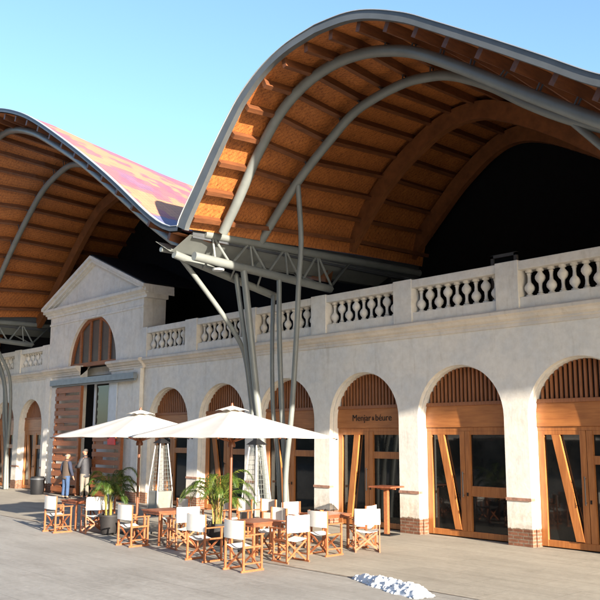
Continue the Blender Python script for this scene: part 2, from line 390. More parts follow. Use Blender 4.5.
# arched doors ---------------------------------------------------------------
def arch_poly(xc, r, z0, z1, n=18):
    """points of circle segment above z0 and inside radius"""
    return
def make_door(a, b, style, flip=False, sign=False):
    """door set in the arch a..b; style 1 = mid rail low, 2 = mid rail high"""
    w = b-a; c = (a+b)/2; Y0 = .30
    d = empty('arched_door', (c, 0, 0)); d.parent = bld
    h = w/2-.035
    fr = MB()                                   # frame, in local x
    zt, zh0, zh1 = 2.51, 2.60, 3.12
    fr.box(-h, -h+.16, Y0, Y0+.10, .03, zt); fr.box(h-.15, h, Y0, Y0+.10, .03, zt); fr.box(-h, h, Y0-.004, Y0+.104, zt, zh0)
    s = -.06 if not flip else .06
    fr.box(-h+.16, h-.15, Y0+.005, Y0+.095, .03, .17)
    fr.build('door_frame', DOORW, d, bevel=.006)
    st = MB(); st.box(s-.15, s-.008, Y0-.012, Y0+.09, .17, zt); st.box(s+.008, s+.15, Y0-.014, Y0+.088, .17, zt)
    zr = (.98, 1.22) if style == 1 else (1.80, 1.98)
    st.box(s+.15, h-.15, Y0-.005, Y0+.085, *zr); st.box(s+.15, h-.15, Y0+.0, Y0+.09, 2.42, zt); st.box(-h+.16, s-.15, Y0+.0, Y0+.09, 2.42, zt)
    st.build('door_leaf', DOORW, d, bevel=.005)
    dg = MB()
    if sign: p0, p1 = (-.80, .19), (-.50, 2.42)
    else: p0, p1 = (-.30, .19), (-.78, 2.42)
    dg.add([(p0[0]-.09, Y0-.03, p0[1]), (p0[0]+.10, Y0-.03, p0[1]), (p1[0]+.10, Y0-.03, p1[1]), (p1[0]-.09, Y0-.03, p1[1]),
            (p0[0]-.09, Y0+.03, p0[1]), (p0[0]+.10, Y0+.03, p0[1]), (p1[0]+.10, Y0+.03, p1[1]), (p1[0]-.09, Y0+.03, p1[1])],
           [(0,1,2,3), (7,6,5,4), (0,4,5,1), (1,5,6,2), (2,6,7,3), (3,7,4,0)])
    dg.build('diagonal_brace', DOORW, d)
    g1 = MB().box(-h+.15, s-.14, Y0+.05, Y0+.06, .12, 2.45).build('pane', GLASS, d)
    g2 = MB().box(s+.14, h-.14, Y0+.05, Y0+.06, .12, 2.45).build('pane', GLASS, d)
    hd = MB().box(-h, h, Y0-.03, Y0+.09, zh0+.002, zh1-.002)
    hd.build('header_board', BOARDW, d)
    tr = MB().box(-h, h, Y0-.06, Y0+.11, zh1, 3.205).build('transom_rail', LOUVW, d, bevel=.006)
    lv = MB(); r = h+.02; n_ = 21
    for k in range(n_):
        x = -h+(k+.5)*2*h/n_; dx = 2*h/n_*.24
        def zt_(xx): return SPR+math.sqrt(max(0.0, r*r-xx*xx))
        za, zb = zt_(x-dx), zt_(x+dx)
        if min(za, zb) < 3.25: continue
        vs = [(x-dx, Y0-.02, 3.205), (x+dx, Y0-.02, 3.205), (x+dx, Y0-.02, zb), (x-dx, Y0-.02, za)]
        vs += [(vx, Y0+.04, vz) for vx, _, vz in vs]
        lv.add(vs, [(0,1,2,3), (7,6,5,4), (0,4,5,1), (1,5,6,2), (2,6,7,3), (3,7,4,0)])
    lv.build('louvre_slats', LOUVW, d)
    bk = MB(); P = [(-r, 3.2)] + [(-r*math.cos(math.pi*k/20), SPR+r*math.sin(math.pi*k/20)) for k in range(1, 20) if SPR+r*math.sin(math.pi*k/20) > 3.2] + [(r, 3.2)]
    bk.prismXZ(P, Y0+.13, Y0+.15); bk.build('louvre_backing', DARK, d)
    hb = MB(); hb.tube([(s-.05, Y0-.07, .95), (s-.05, Y0-.07, 1.55)], .013, 8); hb.tube([(s-.05, Y0-.01, 1.0), (s-.05, Y0-.07, 1.0)], .009, 6); hb.tube([(s-.05, Y0-.01, 1.5), (s-.05, Y0-.07, 1.5)], .009, 6)
    hb.box(s+.03, s+.07, Y0-.022, Y0-.012, .98, 1.06)
    hb.build('door_handle', BLACK, d)
    if sign:
        def txt(body, size, x, z):
            cu = bpy.data.curves.new('lettering', 'FONT'); cu.body = body; cu.size = size; cu.extrude = .004; cu.align_x = 'CENTER'; cu.offset = -.001
            t_ = bpy.data.objects.new('tmp', cu); C.objects.link(t_); bpy.context.view_layer.update()
            me = bpy.data.meshes.new_from_object(t_.evaluated_get(bpy.context.evaluated_depsgraph_get())); bpy.data.objects.remove(t_)
            me.materials.clear(); me.materials.append(BLACK)
            o = bpy.data.objects.new('sign_lettering', me); C.objects.link(o); o.parent = d; o.location = (x, Y0-.036, z); o.rotation_euler = (R(90), 0, 0)
            return o
        txt('Menjar', .25, -.30, 2.79); txt('&', .15, .13, 2.80); txt('b\u00e9ure', .25, .50, 2.79)
    return d
for k, (a, b) in enumerate(opens):
    make_door(a, b, 1 if k == 1 else 2, sign=(k == 2))

# pediment block --------------------------------------------------------------
ped = empty('entrance_block', (0,0,0)); ped.parent = bld
BX0, BX1, YF = -23.30, -15.55, -.12
LC, LR, LZ = -19.45, 2.0, 5.20
OX0, OX1 = -20.3, -17.75
m = MB()
def q(m, x0, x1, z0, z1, y): m.add([(x0,y,z0),(x1,y,z0),(x1,y,z1),(x0,y,z1)], [(0,1,2,3)])
WT = 7.55
q(m, BX0, OX0, 0, LZ, YF); q(m, OX1, BX1, 0, LZ, YF); q(m, BX0, LC-LR, LZ, WT, YF); q(m, LC+LR, BX1, LZ, WT, YF)
P = arch_pts(LC-LR, LC+LR, LZ, 28, 2.05)
for p, q_ in zip(P, P[1:]):
    m.add([(p[0],YF,p[1]),(q_[0],YF,q_[1]),(q_[0],YF,WT),(p[0],YF,WT)], [(0,1,2,3)])
    m.add([(p[0],YF,p[1]),(q_[0],YF,q_[1]),(q_[0],.25,q_[1]),(p[0],.25,p[1])], [(0,1,2,3)])
m.box(LC-LR, OX0-.001, YF+.001, .2, LZ-.3, LZ-.001); m.box(OX1+.001, LC+LR, YF+.001, .2, LZ-.3, LZ-.001)
for x in (OX0, OX1): m.add([(x,YF,0),(x,.2,0),(x,.2,LZ),(x,YF,LZ)], [(0,1,2,3)])
for x in (BX0, BX1): m.add([(x,YF,0),(x,.85,0),(x,.85,WT),(x,YF,WT)], [(0,1,2,3)])
m.add([(BX0,.85,5.2),(BX1,.85,5.2),(BX1,.85,WT),(BX0,.85,WT)], [(0,1,2,3)])
m.box(BX0-.05, BX0+.42, YF-.07, YF+.06, 0, 4.85); m.box(BX1-.42, BX1+.05, YF-.07, YF+.06, 0, 4.85)
m.build('block_wall', PLASTER, ped)
PX0, PX1, PZ, AP = -23.3, -15.55, 7.86, 9.52
CX = (PX0+PX1)/2
m = MB()
EN = [(-.9, 7.50), (0, 7.50), (.05, 7.50), (.05, 7.58), (.12, 7.64), (.12, 7.68), (.26, 7.76), (.26, 7.86), (-.9, 7.90)]
moulding(m, PX0-.28, PX1+.28, EN, YF)
m.prismXZ([(PX0, 7.86), (PX1, 7.86), (CX, AP-.12)], YF+.02, .8)
m.build('pediment', PLASTER, ped)
m = MB()
for sx in (-1, 1):
    xa = CX+sx*((PX1-PX0)/2+.42); 
    p0 = Vector((xa, 0, 7.83)); p1 = Vector((CX, 0, AP+.06)); 
    for (o0, o1, yy) in ((0, .13, .30), (-.13, 0, .2), (-.20, -.13, .08)):
        dn = Vector((0,0,1))
        quad = [(p0.x, p0.z+o0), (p1.x, p1.z+o0), (p1.x, p1.z+o1), (p0.x, p0.z+o1)]
        m.prismXZ(quad, YF-yy, .95-yy*.05)
m.build('raking_cornice', PLASTER, ped)
m = MB()
for sx in (-1, 1):
    xa = CX+sx*((PX1-PX0)/2+.40)
    m.prismXZ([(xa, 7.99), (CX, AP+.215), (CX, AP+.255), (xa, 8.03)], YF-.22, 2.8)
m.build('pediment_roof', CHARCOAL, ped)
m = MB(); moulding(m, PX0-.03, PX1+.03, [(-.4, 7.14), (.03, 7.14), (.03, 7.22), (.0, 7.24)], YF); m.build('architrave', PLASTER, ped)
# lunette window
ln = empty('lunette_window', (LC, 0, LZ)); ln.parent = ped
m = MB(); ro, ri = LR-.005, LR-.16
for k in range(28):
    a0, a1 = math.pi*k/28, math.pi*(k+1)/28
    v = [(-math.cos(a)*rr, yy, math.sin(a)*rr*1.025) for yy in (.0, .12) for a, rr in ((a0, ri), (a1, ri), (a1, ro), (a0, ro))]
    m.add(v, [(0,1,2,3), (7,6,5,4), (0,4,5,1), (2,6,7,3)])
m.box(-LR, LR, -.01, .13, .0, .16)
for x in (-1.2, -.4, .4, 1.2): m.box(x-.07, x+.07, .005, .11, .16, math.sqrt(LR*LR-x*x)-.05)
m.build('window_frame', SHUTW, ln)
MB().prismXZ([(-LR*math.cos(math.pi*k/24)*.97, LR*.99*math.sin(math.pi*k/24)) for k in range(25)], .07, .08).build('pane', flat('lunette_louvre', (.075,.06,.048), .5), ln)
# doorway niche, near-black walls painting its unlit inside
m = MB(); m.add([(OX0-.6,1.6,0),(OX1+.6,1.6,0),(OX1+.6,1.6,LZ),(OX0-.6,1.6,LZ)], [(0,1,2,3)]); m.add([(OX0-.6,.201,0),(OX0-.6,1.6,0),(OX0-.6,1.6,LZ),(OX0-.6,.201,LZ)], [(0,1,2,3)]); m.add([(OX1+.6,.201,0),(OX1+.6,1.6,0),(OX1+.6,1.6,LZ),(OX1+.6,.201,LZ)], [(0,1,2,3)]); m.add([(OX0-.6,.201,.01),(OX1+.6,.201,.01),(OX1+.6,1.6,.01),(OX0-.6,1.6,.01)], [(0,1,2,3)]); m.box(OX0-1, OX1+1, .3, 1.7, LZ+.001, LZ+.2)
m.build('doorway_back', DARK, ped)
m = MB(); m.box(-20.85, -20.0, .9, .97, 0, 2.9)
m.build('inner_door', wood('inner_door_wood', (.05,.02,.01), (.1,.04,.02)), ped)
w = empty('side_window', (0,0,0)); w.parent = ped
m = MB(); x0, x1, z0, z1 = -19.25, -17.98, 2.72, 4.55
m.box(x0, x0+.13, -.02, .06, z0, z1); m.box(x1-.10, x1, -.02, .06, z0, z1); m.box(x0+.13, x1-.1, -.02, .06, z1-.13, z1); m.box(x0+.13, x1-.1, -.02, .06, z0, z0+.10)
m.build('window_frame', WHITEP, w); MB().box(x0+.1, x1-.08, .02, .03, z0+.05, z1-.05).build('pane', GLASS, w)
m = MB(); m.box(-19.1, -17.76, .06, .12, 0, 2.6); m.box(-17.76, -17.2, -.17, -.13, .05, 4.42); m.build('door_panel', WHITEP, ped)
MB().box(-19.25, -17.76, -.03, .05, 2.6, 2.72).build('window_sill', SHUTW, ped)
rail = MB(); rail.box(-22.45, -15.6, -.42, -.26, 4.47, 4.70); rail.tube([(-22.4,-.30,4.44), (-15.65,-.30,4.44)], .045, 8)
for x in (-22.1, -20.6, -17.4, -15.9): rail.box(x-.05, x+.05, -.26, -.1, 4.5, 4.62)
rail.build('sliding_rail', flat('blue_grey_steel', (.20,.23,.25), .45), ped)
def shutter(x0, x1, z0, z1, n):
    s = empty('sliding_shutter', (x0, -.30, 0)); s.parent = ped
    m = MB(); w_ = x1-x0
    m.box(0, .10, -.05, .05, z0, z1); m.box(w_-.16, w_-.02, -.06, .06, z0, z1); m.box(.10, w_-.16, -.03, .03, z0, z0+.05); m.box(.10, w_-.16, -.03, .03, z1-.05, z1)
    m.build('shutter_frame', SHUTW, s)
    m = MB(); pitch = (z1-z0)/n
    for k in range(n):
        z = z0+(k+.5)*pitch; m.box(-.02, w_, -.075, -.052, z-pitch*.31, z+pitch*.31)
        if k % 2 == 0: m.box(.12, w_*.34, -.02, .0, z+pitch*.31, z+pitch*.69)
    m.build('shutter_slats', SHUTW, s); return s
shutter(-21.93, -19.7, .08, 4.38, 14); shutter(-18.54, -16.4, .08, 2.7, 9)
sg = MB().box(-17.3, -16.75, -.42, -.39, 2.05, 2.36).build('red_sign', flat('red_sign_paint', (.62,.03,.03), .5), None)
tag(sg, 'small plain red sign hung on the slatted wooden shutter by the entrance', 'sign')
# little metal frame box standing on the terrace
hb = empty('roof_hatch', (-.33, .75, 5.26), 0, 'dark metal frame box sticking up behind the balustrade post', 'roof fixture')
m = MB()
for dx in (-.33, .33): m.box(dx-.04, dx+.04, -.04, .04, 0, 1.52)
m.box(-.37, .37, -.04, .04, 1.45, 1.53); m.build('frame', flat('hatch_metal', (.10,.095,.09), .7), hb)
MB().box(-.29, .29, .02, .04, .2, 1.45).build('panel', CHARCOAL, hb)

# ------------------------------------------------------------------ wavy canopy roof
roof = empty('wave_roof', (0,0,0), 0, 'undulating canopy of timber vaults on grey steel tubes with coloured mosaic tiles on top', 'canopy')
NL, NR = 36, 44
def section(left, right):   # lists of (x,z): valley->peak, peak->valley
    l = resample(spline([(x, 0, z) for x, z in left]), NL+1); r = resample(spline([(x, 0, z) for x, z in right]), NR+1)
    return l+r[1:]
def loft(secs, ys, ydense):
    rows = []
    for y in ydense:
        k = 0
        while k < len(ys)-2 and ys[k+1] < y: k += 1
        t = min(1, max(0, (y-ys[k])/(ys[k+1]-ys[k])))
        rows.append([a.lerp(b, t) for a, b in zip(secs[k], secs[k+1])])
    return rows
def normals(row):
    out = []
    for i in range(len(row)):
        d = row[min(i+1, len(row)-1)]-row[max(i-1, 0)]; n = Vector((-d.z, 0, d.x)).normalized(); out.append(n if n.z > 0 else -n)
    return out
def vault(ys, secs, tubes, glus, fascia_t=.15, ends=8.0, npur=None, back=True, rear=4.25, flank_t=.18, step=.78):
    v = empty('roof_vault', (0,0,0)); v.parent = roof
    ydense = [-5, -4.5, -4, -3.2, -2.4, -1.6, -.8, 0, 1, 2.4, 3.8, 5.5, 8]
    rows = loft(secs, ys, ydense); nn = [normals(r) for r in rows]; n = len(rows[0])
    def surf(off):
        return [[(p.x+nv.x*off, y, p.z+nv.z*off) for p, nv in zip(r, nr)] for r, nr, y in zip(rows, nn, ydense)]
    def grid(m, G):
        vs = [p for r in G for p in r]; m.add(vs, [(j*n+i, j*n+i+1, (j+1)*n+i+1, (j+1)*n+i) for j in range(len(G)-1) for i in range(n-1)])
    m = MB(); grid(m, surf(-.13)); m.build('soffit_boards', SOFFIT, v, smooth=True)
    m = MB(); G = surf(0.0); grid(m, G); m.build('tile_surface', TILE, v, smooth=True)
    # fascia along the front edge
    m = MB(); r = rows[0]; nr = nn[0]
    tk = [fascia_t+flank_t*max(0, 1-i/(NL*.75)) for i in range(n)]
    A = [[(p.x+nv.x*(o if o > 0 else -w_), y, p.z+nv.z*(o if o > 0 else -w_)) for p, nv, w_ in zip(r, nr, tk)] for o, y in ((.02, -4.93), (.02, -5.06), (-1, -5.06), (-1, -4.93))]
    for a, b in zip(A, A[1:]+A[:1]):
        m.add(a+b, [(i, i+1, n+i+1, n+i) for i in range(n-1)])
    m.build('fascia', STEEL_DK if fascia_t < .12 else FASCIA, v, smooth=True)
    m = MB(); A = [[(p.x+nv.x*o, y, p.z+nv.z*o) for p, nv in zip(r, nr)] for o, y in ((.022, -5.08), (.036, -5.08), (.036, -4.98), (.022, -4.98))]
    for a, b in zip(A, A[1:]+A[:1]): m.add(a+b, [(i, i+1, n+i+1, n+i) for i in range(n-1)])
    m.build('edge_flashing', STEEL_LT, v, smooth=True)
    # purlins
    L_ = sum((a-b).length for a, b in zip(r, r[1:])); npur = npur or int(L_/step)
    for k in range(npur):
        u = (k+.5)/npur*(n-1); i = int(u); f = u-i
        m = MB(); pts = []
        for row, nr_, y in zip(rows, nn, ydense):
            p = row[i].lerp(row[min(i+1, n-1)], f); nv = nr_[i]; tv = Vector((nv.z, 0, -nv.x))
            yy = y if y > -5 else -4.9
            c = Vector((p.x, yy, p.z))
            pts.append([c+tv*s1*.055+nv*o for s1, o in ((-1, -.135), (1, -.135), (1, -.34), (-1, -.34))])
        vs = [p for q4 in pts for p in q4]
        fs = [(4*j+a_, 4*j+(a_+1)%4, 4*j+4+(a_+1)%4, 4*j+4+a_) for j in range(len(pts)-1) for a_ in range(4)]+[(0,1,2,3)]
        m.add(vs, fs); m.build('purlin', PURLIN, v)
    # steel arch tubes
    for y, pts, rad in tubes:
        P_ = spline([(x, y, z) for x, z in pts], 6)
        m = MB().tube(P_, rad, 14); t = m.build('steel_arch', STEEL, v, smooth=True)
        m = MB()                               # small brackets to each purlin
        row = loft(secs, ys, [y])[0]; nr_ = normals(row)
        for k in range(npur):
            u = (k+.5)/npur*(n-1); i = int(u); f = u-i; p = row[i].lerp(row[min(i+1, n-1)], f); nv = nr_[i]
            top = Vector((p.x, y, p.z))-nv*.33
            best = min(P_, key=lambda c: (c-top).length)
            if .12 < (best-top).length < 1.1:
                for dy in (-.05, .05): m.tube([top+Vector((0,dy,0)), best+Vector((0,dy,0))], .018, 6)
        if m.v: m.build('bracket', STEEL_DK, t)
    for y, pts, in glus:
        P_ = spline([(x, y, z) for x, z in pts], 5); ns = normals(P_)
        m = MB(); vs = []
        for p, nv in zip(P_, ns): vs += [tuple(p+nv*o+Vector((0, d, 0))) for o, d in ((.24,-.11), (.24,.11), (-.24,.11), (-.24,-.11))]
        m.add(vs, [(4*j+a_, 4*j+(a_+1)%4, 4*j+4+(a_+1)%4, 4*j+4+a_) for j in range(len(P_)-1) for a_ in range(4)]+[(0,1,2,3)])
        m.build('timber_arch', GLULAM, v)
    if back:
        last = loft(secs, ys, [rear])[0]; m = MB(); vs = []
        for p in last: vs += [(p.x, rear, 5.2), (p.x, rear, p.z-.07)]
        m.add(vs, [(2*i, 2*i+2, 2*i+3, 2*i+1) for i in range(n-1)]); m.build('rear_shade_sheet', CHARCOAL, v)  # near-black sheet added where the hall only fades into shade
    return v
# right vault
e_l = [(-5.9,7.5),(-5.78,7.72),(-5.18,8.40),(-4.52,9.15),(-3.89,9.8),(-3.43,10.2),(-2.75,10.58),(-1.88,10.84),(-.92,10.92)]
e_r = [(-.92,10.92),(-.05,10.83),(.66,10.62),(1.53,10.2),(2.22,9.76),(3.38,8.99),(4.39,8.3),(5.29,7.68),(6.0,7.35),(6.5,7.25)]
t3l = [(-5.9,7.6),(-5.55,8.35),(-4.70,9.25),(-3.55,10.05),(-2.45,10.66),(-1.05,10.92)]
t3r = [(-1.05,10.92),(-.04,10.86),(.8,10.6),(1.9,10.02),(2.8,9.35),(3.6,8.8),(4.6,8.15),(5.4,7.7),(6.5,7.25)]
a1l = [(-5.9,7.75),(-5.75,8.5),(-4.9,9.75),(-3.95,10.58),(-2.8,11.15),(-1.58,11.36)]
a1r = [(-1.58,11.36),(-.6,11.24),(.6,10.75),(1.6,10.1),(3.2,8.95),(4.6,8.1),(5.6,7.6),(6.5,7.25)]
a2l = [(-5.9,7.85),(-5.6,8.9),(-4.95,9.85),(-4.1,10.65),(-3.0,11.3),(-1.82,11.58)]
a2r = [(-1.82,11.58),(-.6,11.35),(.6,10.8),(1.6,10.15),(3.2,9.0),(4.6,8.1),(5.6,7.6),(6.5,7.25)]
ysR = [-5, -4, -2.42, 1, 3.8, 8]
e4l = [(x, z+.06) for x, z in e_l]; e4r = [(x, z+.06) for x, z in e_r]
secR = [section(e_l, e_r), section(e4l, e4r), section(t3l, t3r), section(a1l, a1r), section(a2l, a2r), section(a2l, a2r)]
tb2 = [(-5.44,7.44),(-5.22,7.72),(-4.92,8.07),(-4.5,8.62),(-4.08,9.17),(-3.26,9.97),(-2.36,10.42),(-1.39,10.58),(-.5,10.5),(.25,10.29),(.96,9.98),(1.85,9.41),(2.67,8.84),(3.77,8.07),(4.74,7.42),(5.4,7.05),(6.3,6.75)]
tb3 = [(-5.9,7.52),(-5.37,8.02),(-4.37,8.89),(-3.26,9.63),(-2.23,10.19),(-.91,10.38),(-.04,10.3),(.66,10.09),(1.59,9.55),(2.43,8.91),(3.2,8.39),(3.93,7.98),(4.9,7.5),(6.3,7.1)]
ga1 = [(-5.9,7.9),(-5.6,8.3),(-4.55,9.43),(-3.65,10.1),(-3.1,10.4),(-2.4,10.72),(-1.58,10.83),(-.76,10.71),(.3,10.2),(1.27,9.6),(3,8.4),(4.6,7.6),(6.3,7.0)]
ga2 = [(-5.9,8.15),(-4.69,9.3),(-3.82,10.08),(-2.72,10.8),(-1.82,11.04),(-.87,10.82),(.3,10.2),(1.6,9.4),(3.2,8.4),(4.6,7.6),(6.3,7.0)]
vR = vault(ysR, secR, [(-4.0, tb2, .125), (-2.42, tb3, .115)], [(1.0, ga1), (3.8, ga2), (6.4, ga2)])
MB().tube([(3.34,-2.42,8.3), (3.95,-2.42,7.6), (5.3,-2.0,6.2)], .08, 10).build('branch_tube', STEEL, vR, smooth=True)
# left vault
l_l = [(-26,7.5),(-25.5,8.6),(-24.6,10.4),(-23.4,12.3),(-22.2,13.7),(-21,14.55),(-19.8,14.75)]
l_r = [(-19.8,14.75),(-18.17,14.37),(-16.29,13.66),(-14.56,12.78),(-11.87,11.17),(-9.57,9.68),(-7.33,8.1),(-6.4,7.6),(-5.9,7.5)]
def sc(pts, f): return [(x, 7.5+(z-7.5)*f) for x, z in pts]
m_l = [(-26,7.7),(-25.3,9.3),(-24.64,10.05),(-23.4,11.2),(-21.9,12.25),(-20.4,13.1),(-18.9,13.5),(-17.6,13.5)]
m_r = [(-17.6,13.5),(-16.29,13.2),(-14.56,12.38),(-11.87,10.85),(-9.57,9.45),(-7.33,8.0),(-6.4,7.6),(-5.9,7.5)]
n_l = [(-26,8.0),(-25.2,9.2),(-24,10.2),(-22.5,11.4),(-20.8,12.5),(-19.4,12.95),(-18.3,13.05),(-17.3,12.95)]
n_r = [(-17.3,12.95),(-16.29,12.72),(-14.56,11.98),(-11.87,10.55),(-9.57,9.25),(-7.33,7.95),(-6.4,7.6),(-5.9,7.5)]
secL = [section(l_l, l_r), section(m_l, m_r), section(n_l, n_r), section(n_l, sc(n_r, .93)), section(n_l, sc(n_r, .85))]
tl2 = [(-26,7.2),(-25.2,8.6),(-24,10.7),(-22.8,12.6),(-21.7,13.8),(-20.62,14.25),(-19.13,14.10),(-17.4,13.5),(-15.9,12.75),(-13.51,11.40),(-11.39,10.05),(-8.95,8.41),(-7.63,7.6),(-6.6,7.0)]
tl3 = [(-26,7.7),(-24.64,9.11),(-23.23,10.42),(-21.85,11.5),(-20.55,12.35),(-19.22,12.75),(-18.0,12.85),(-16.5,12.4),(-14.5,11.5),(-11.87,10.1),(-9.57,8.75),(-7.5,7.6),(-6.3,7.0)]
gl1 = [(-26,7.6),(-24.8,8.5),(-22.5,10.55),(-20.8,11.85),(-19.8,12.25),(-18.3,12.5),(-17.0,12.35),(-14.5,11.25),(-11.87,9.9),(-9.57,8.7),(-7.4,7.5),(-6.2,7.1)]
secL.insert(1, section([(x, z-.12) for x, z in l_l[1:]] and [l_l[0]]+[(x, z-.15) for x, z in l_l[1:]], [(-19.8,14.6),(-18.17,14.25)]+[(x, z-.10) for x, z in l_r[2:]]))
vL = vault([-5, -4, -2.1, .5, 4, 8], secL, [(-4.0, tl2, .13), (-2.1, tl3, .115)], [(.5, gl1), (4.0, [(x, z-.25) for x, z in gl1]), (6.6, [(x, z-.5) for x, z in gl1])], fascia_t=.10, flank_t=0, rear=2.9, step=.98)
# unseen vault added right of the frame, profile shaped to shade the facade
r_l = [(6.5,7.25),(7.5,7.3),(9.9,7.55),(13,8.3),(17.5,9.1),(22,9.9),(26,10.4),(29,10.5)]
r_r = [(29,10.5),(31.5,10.3),(34,9.6),(36,8.6),(37,7.5)]
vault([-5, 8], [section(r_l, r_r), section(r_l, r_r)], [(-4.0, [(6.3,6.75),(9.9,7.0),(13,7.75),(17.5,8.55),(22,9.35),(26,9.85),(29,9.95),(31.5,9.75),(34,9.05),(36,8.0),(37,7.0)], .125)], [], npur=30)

vault([-5, 8], [section([(-40,7.6),(-39,9.3),(-37.5,10.6),(-35.8,11.2)], [(-35.8,11.2),(-33,10.6),(-30,9.0),(-27.5,7.8),(-26,7.5)])]*2, [(-4.0, [(-40,7.0),(-38.8,9.0),(-37.3,10.1),(-35.8,10.6),(-33,10.0),(-30,8.5),(-27.5,7.3),(-26,7.0)], .12)], [], npur=24)  # vault added beyond the left frame edge to help shade that end

# steel valley trusses with column clusters
def truss(x0, dy0=0.0, columns=True):
    t = empty('valley_truss', (x0, 0, 0)); t.parent = roof
    def tub(name, pts, r, n=14): return MB().tube(pts, r, n).build(name, STEEL, t, smooth=True)
    tub('chord', [(0,-4.25,7.46), (0,6.5,7.66)], .115)
    tub('chord', [(0,-4.55,6.83), (0,.25,6.59)], .115)
    tub('chord', [(-.6,-4.75,6.95), (-.6,-1.3,6.25)], .105)
    tub('chord', [(-1.0,-4.9,7.12), (-1.0,4.3,7.22)], .07)
    m = MB()
    ys = [-4.0+.62*k for k in range(8)]
    for k, y in enumerate(ys[:-1]):
        y2 = ys[k+1]
        zt = lambda yy: 7.46+(yy+4.25)*.0186
        zl = lambda yy: 6.83-(yy+4.55)*.05
        a, b = (zt(y), zl(y2)) if k % 2 == 0 else (zl(y), zt(y2))
        m.tube([(0, y, a), (0, y2, b)], .035, 8)
        if k % 2 == 0: m.tube([(0, y, a), (0, y+.12, zl(y+.12))], .03, 8)
        a2, b2 = (7.14, zl(y2)) if k % 2 == 0 else (zl(y), 7.14)
        m.tube([(-1.0 if k % 2 == 0 else 0, y, a2), (0 if k % 2 == 0 else -1.0, y2, b2)], .03, 8)
    for y in (-4.1, -3.2, -2.3): m.tube([(0, y, 6.8), (-.6, y+.25, 6.82-(y+4.75)*.2)], .028, 8)
    for y in (.6, 1.4, 2.2, 3.0): m.tube([(0, y, 7.55), (-1.0, y+.6, 7.45)], .03, 8); m.tube([(0, .2, 6.6), (0, 1.1, 7.55)], .04, 8)
    m.build('web_bars', STEEL, t, smooth=True)
    MB().add([(-1.15,-4.98,7.34),(-.62,-4.85,7.0),(-.6,4.3,7.10),(-1.3,4.3,7.3),(.02,-4.7,7.36),(.02,4.3,7.4)], [(0,1,2,3),(1,4,5,2)]).build('valley_cladding', STEEL, t)
    MB().box(-.06, .0, -4.6, 6.0, 7.3, 8.0).build('valley_upstand', STEEL_DK, t)
    MB().lathe([(.05,0),(.15,.02),(.16,.07),(.06,.10)], (-.05,-3.75,6.55), 14).build('floodlight', STEEL_LT, t, smooth=True)
    def col(pts, r, name='column'): return MB().tube(spline([(a-x00, b+dy0*min(1, max(0, (6.2-c_)/1.5)), c_) for a, b, c_ in pts], 5), r, 14).build(name, STEEL, t, smooth=True)
    x00 = -5.9
    if not columns: return t
    col([(-5.9,-2.98,6.75),(-5.9,-2.87,6.17),(-5.9,-2.40,3.04),(-5.9,-2.11,1.24),(-5.9,-1.98,.02)], .09)
    col([(-6.2,-2.95,6.6),(-6.2,-2.9,6.21),(-6.2,-2.25,3.05),(-6.12,-2.03,2.0),(-6.05,-1.9,.02)], .065)
    col([(-6.6,-4.5,6.93),(-6.6,-3.86,6.33),(-6.6,-3.1,5.58),(-6.6,-2.52,4.9),(-6.55,-2.3,4.3),(-6.6,-2.04,3.07),(-6.4,-1.95,1.5),(-6.15,-1.85,.02)], .065)
    col([(-6.4,-1.5,6.24),(-6.3,-1.61,4.84),(-6.3,-1.55,3.07),(-6.2,-1.45,1.8),(-6.05,-1.45,.02)], .06)
    col([(-5.9,-1.72,6.64),(-5.9,-1.69,4.94),(-5.9,-1.58,3.06),(-5.9,-1.49,2.01),(-5.85,-1.38,.02)], .07)
    col([(-4.37,-2.42,8.80),(-4.7,-2.0,7.46),(-4.95,-1.85,6.4),(-5.2,-1.7,5.0),(-5.45,-1.62,3.06),(-5.75,-1.55,1.4),(-5.8,-1.5,.02)], .07)
    return t
x00 = -5.9
truss(-5.9); truss(-26.0, .85); truss(6.4, columns=False)
MB().box(-40, 38, 6.1, 6.2, 5.2, 8.3).build('rear_sky_blocker', CHARCOAL, roof)  # dark sheet added behind the vaults to close off leaking sky

# added unseen apartment blocks (behind the viewpoint; they shade the low sky and show in the door glass)
def block(x0, x1, y, h, label):
    b = empty('sky_shading_building', ((x0+x1)/2, y, 0), 0, label, 'building', 'added apartment blocks behind the viewpoint'); w2 = (x1-x0)/2
    wm = flat('ochre_render', (.20,.16,.11), .9, var=.15, sc=1)
    MB().box(-w2, w2, -9, 0, 0, h).build('wall', wm, b); MB().box(-w2-.2, w2+.2, -9.2, .35, h, h+.4).build('roof', BRICK, b)
    n = int(2*w2/3); src = None
    for fl in range(int((h-4)/3.2)):
        for k in range(n):
            if src is None:
                m_ = MB(); m_.box(-.55,.55,.005,.05,-1.05,1.05); o = m_.build('window', GLASS, b); src = o
            else: o = src.copy(); C.objects.link(o); o.parent = b
            o.location = (-w2+(k+.5)*2*w2/n, 0, 5.6+fl*3.2)
block(-75, -30, -36, 17, 'long ochre apartment block added out of view to shade the low sky, left one of the two'); block(-28, 34, -38, 19, 'tall ochre apartment block added out of view to shade the low sky, right one of the two')

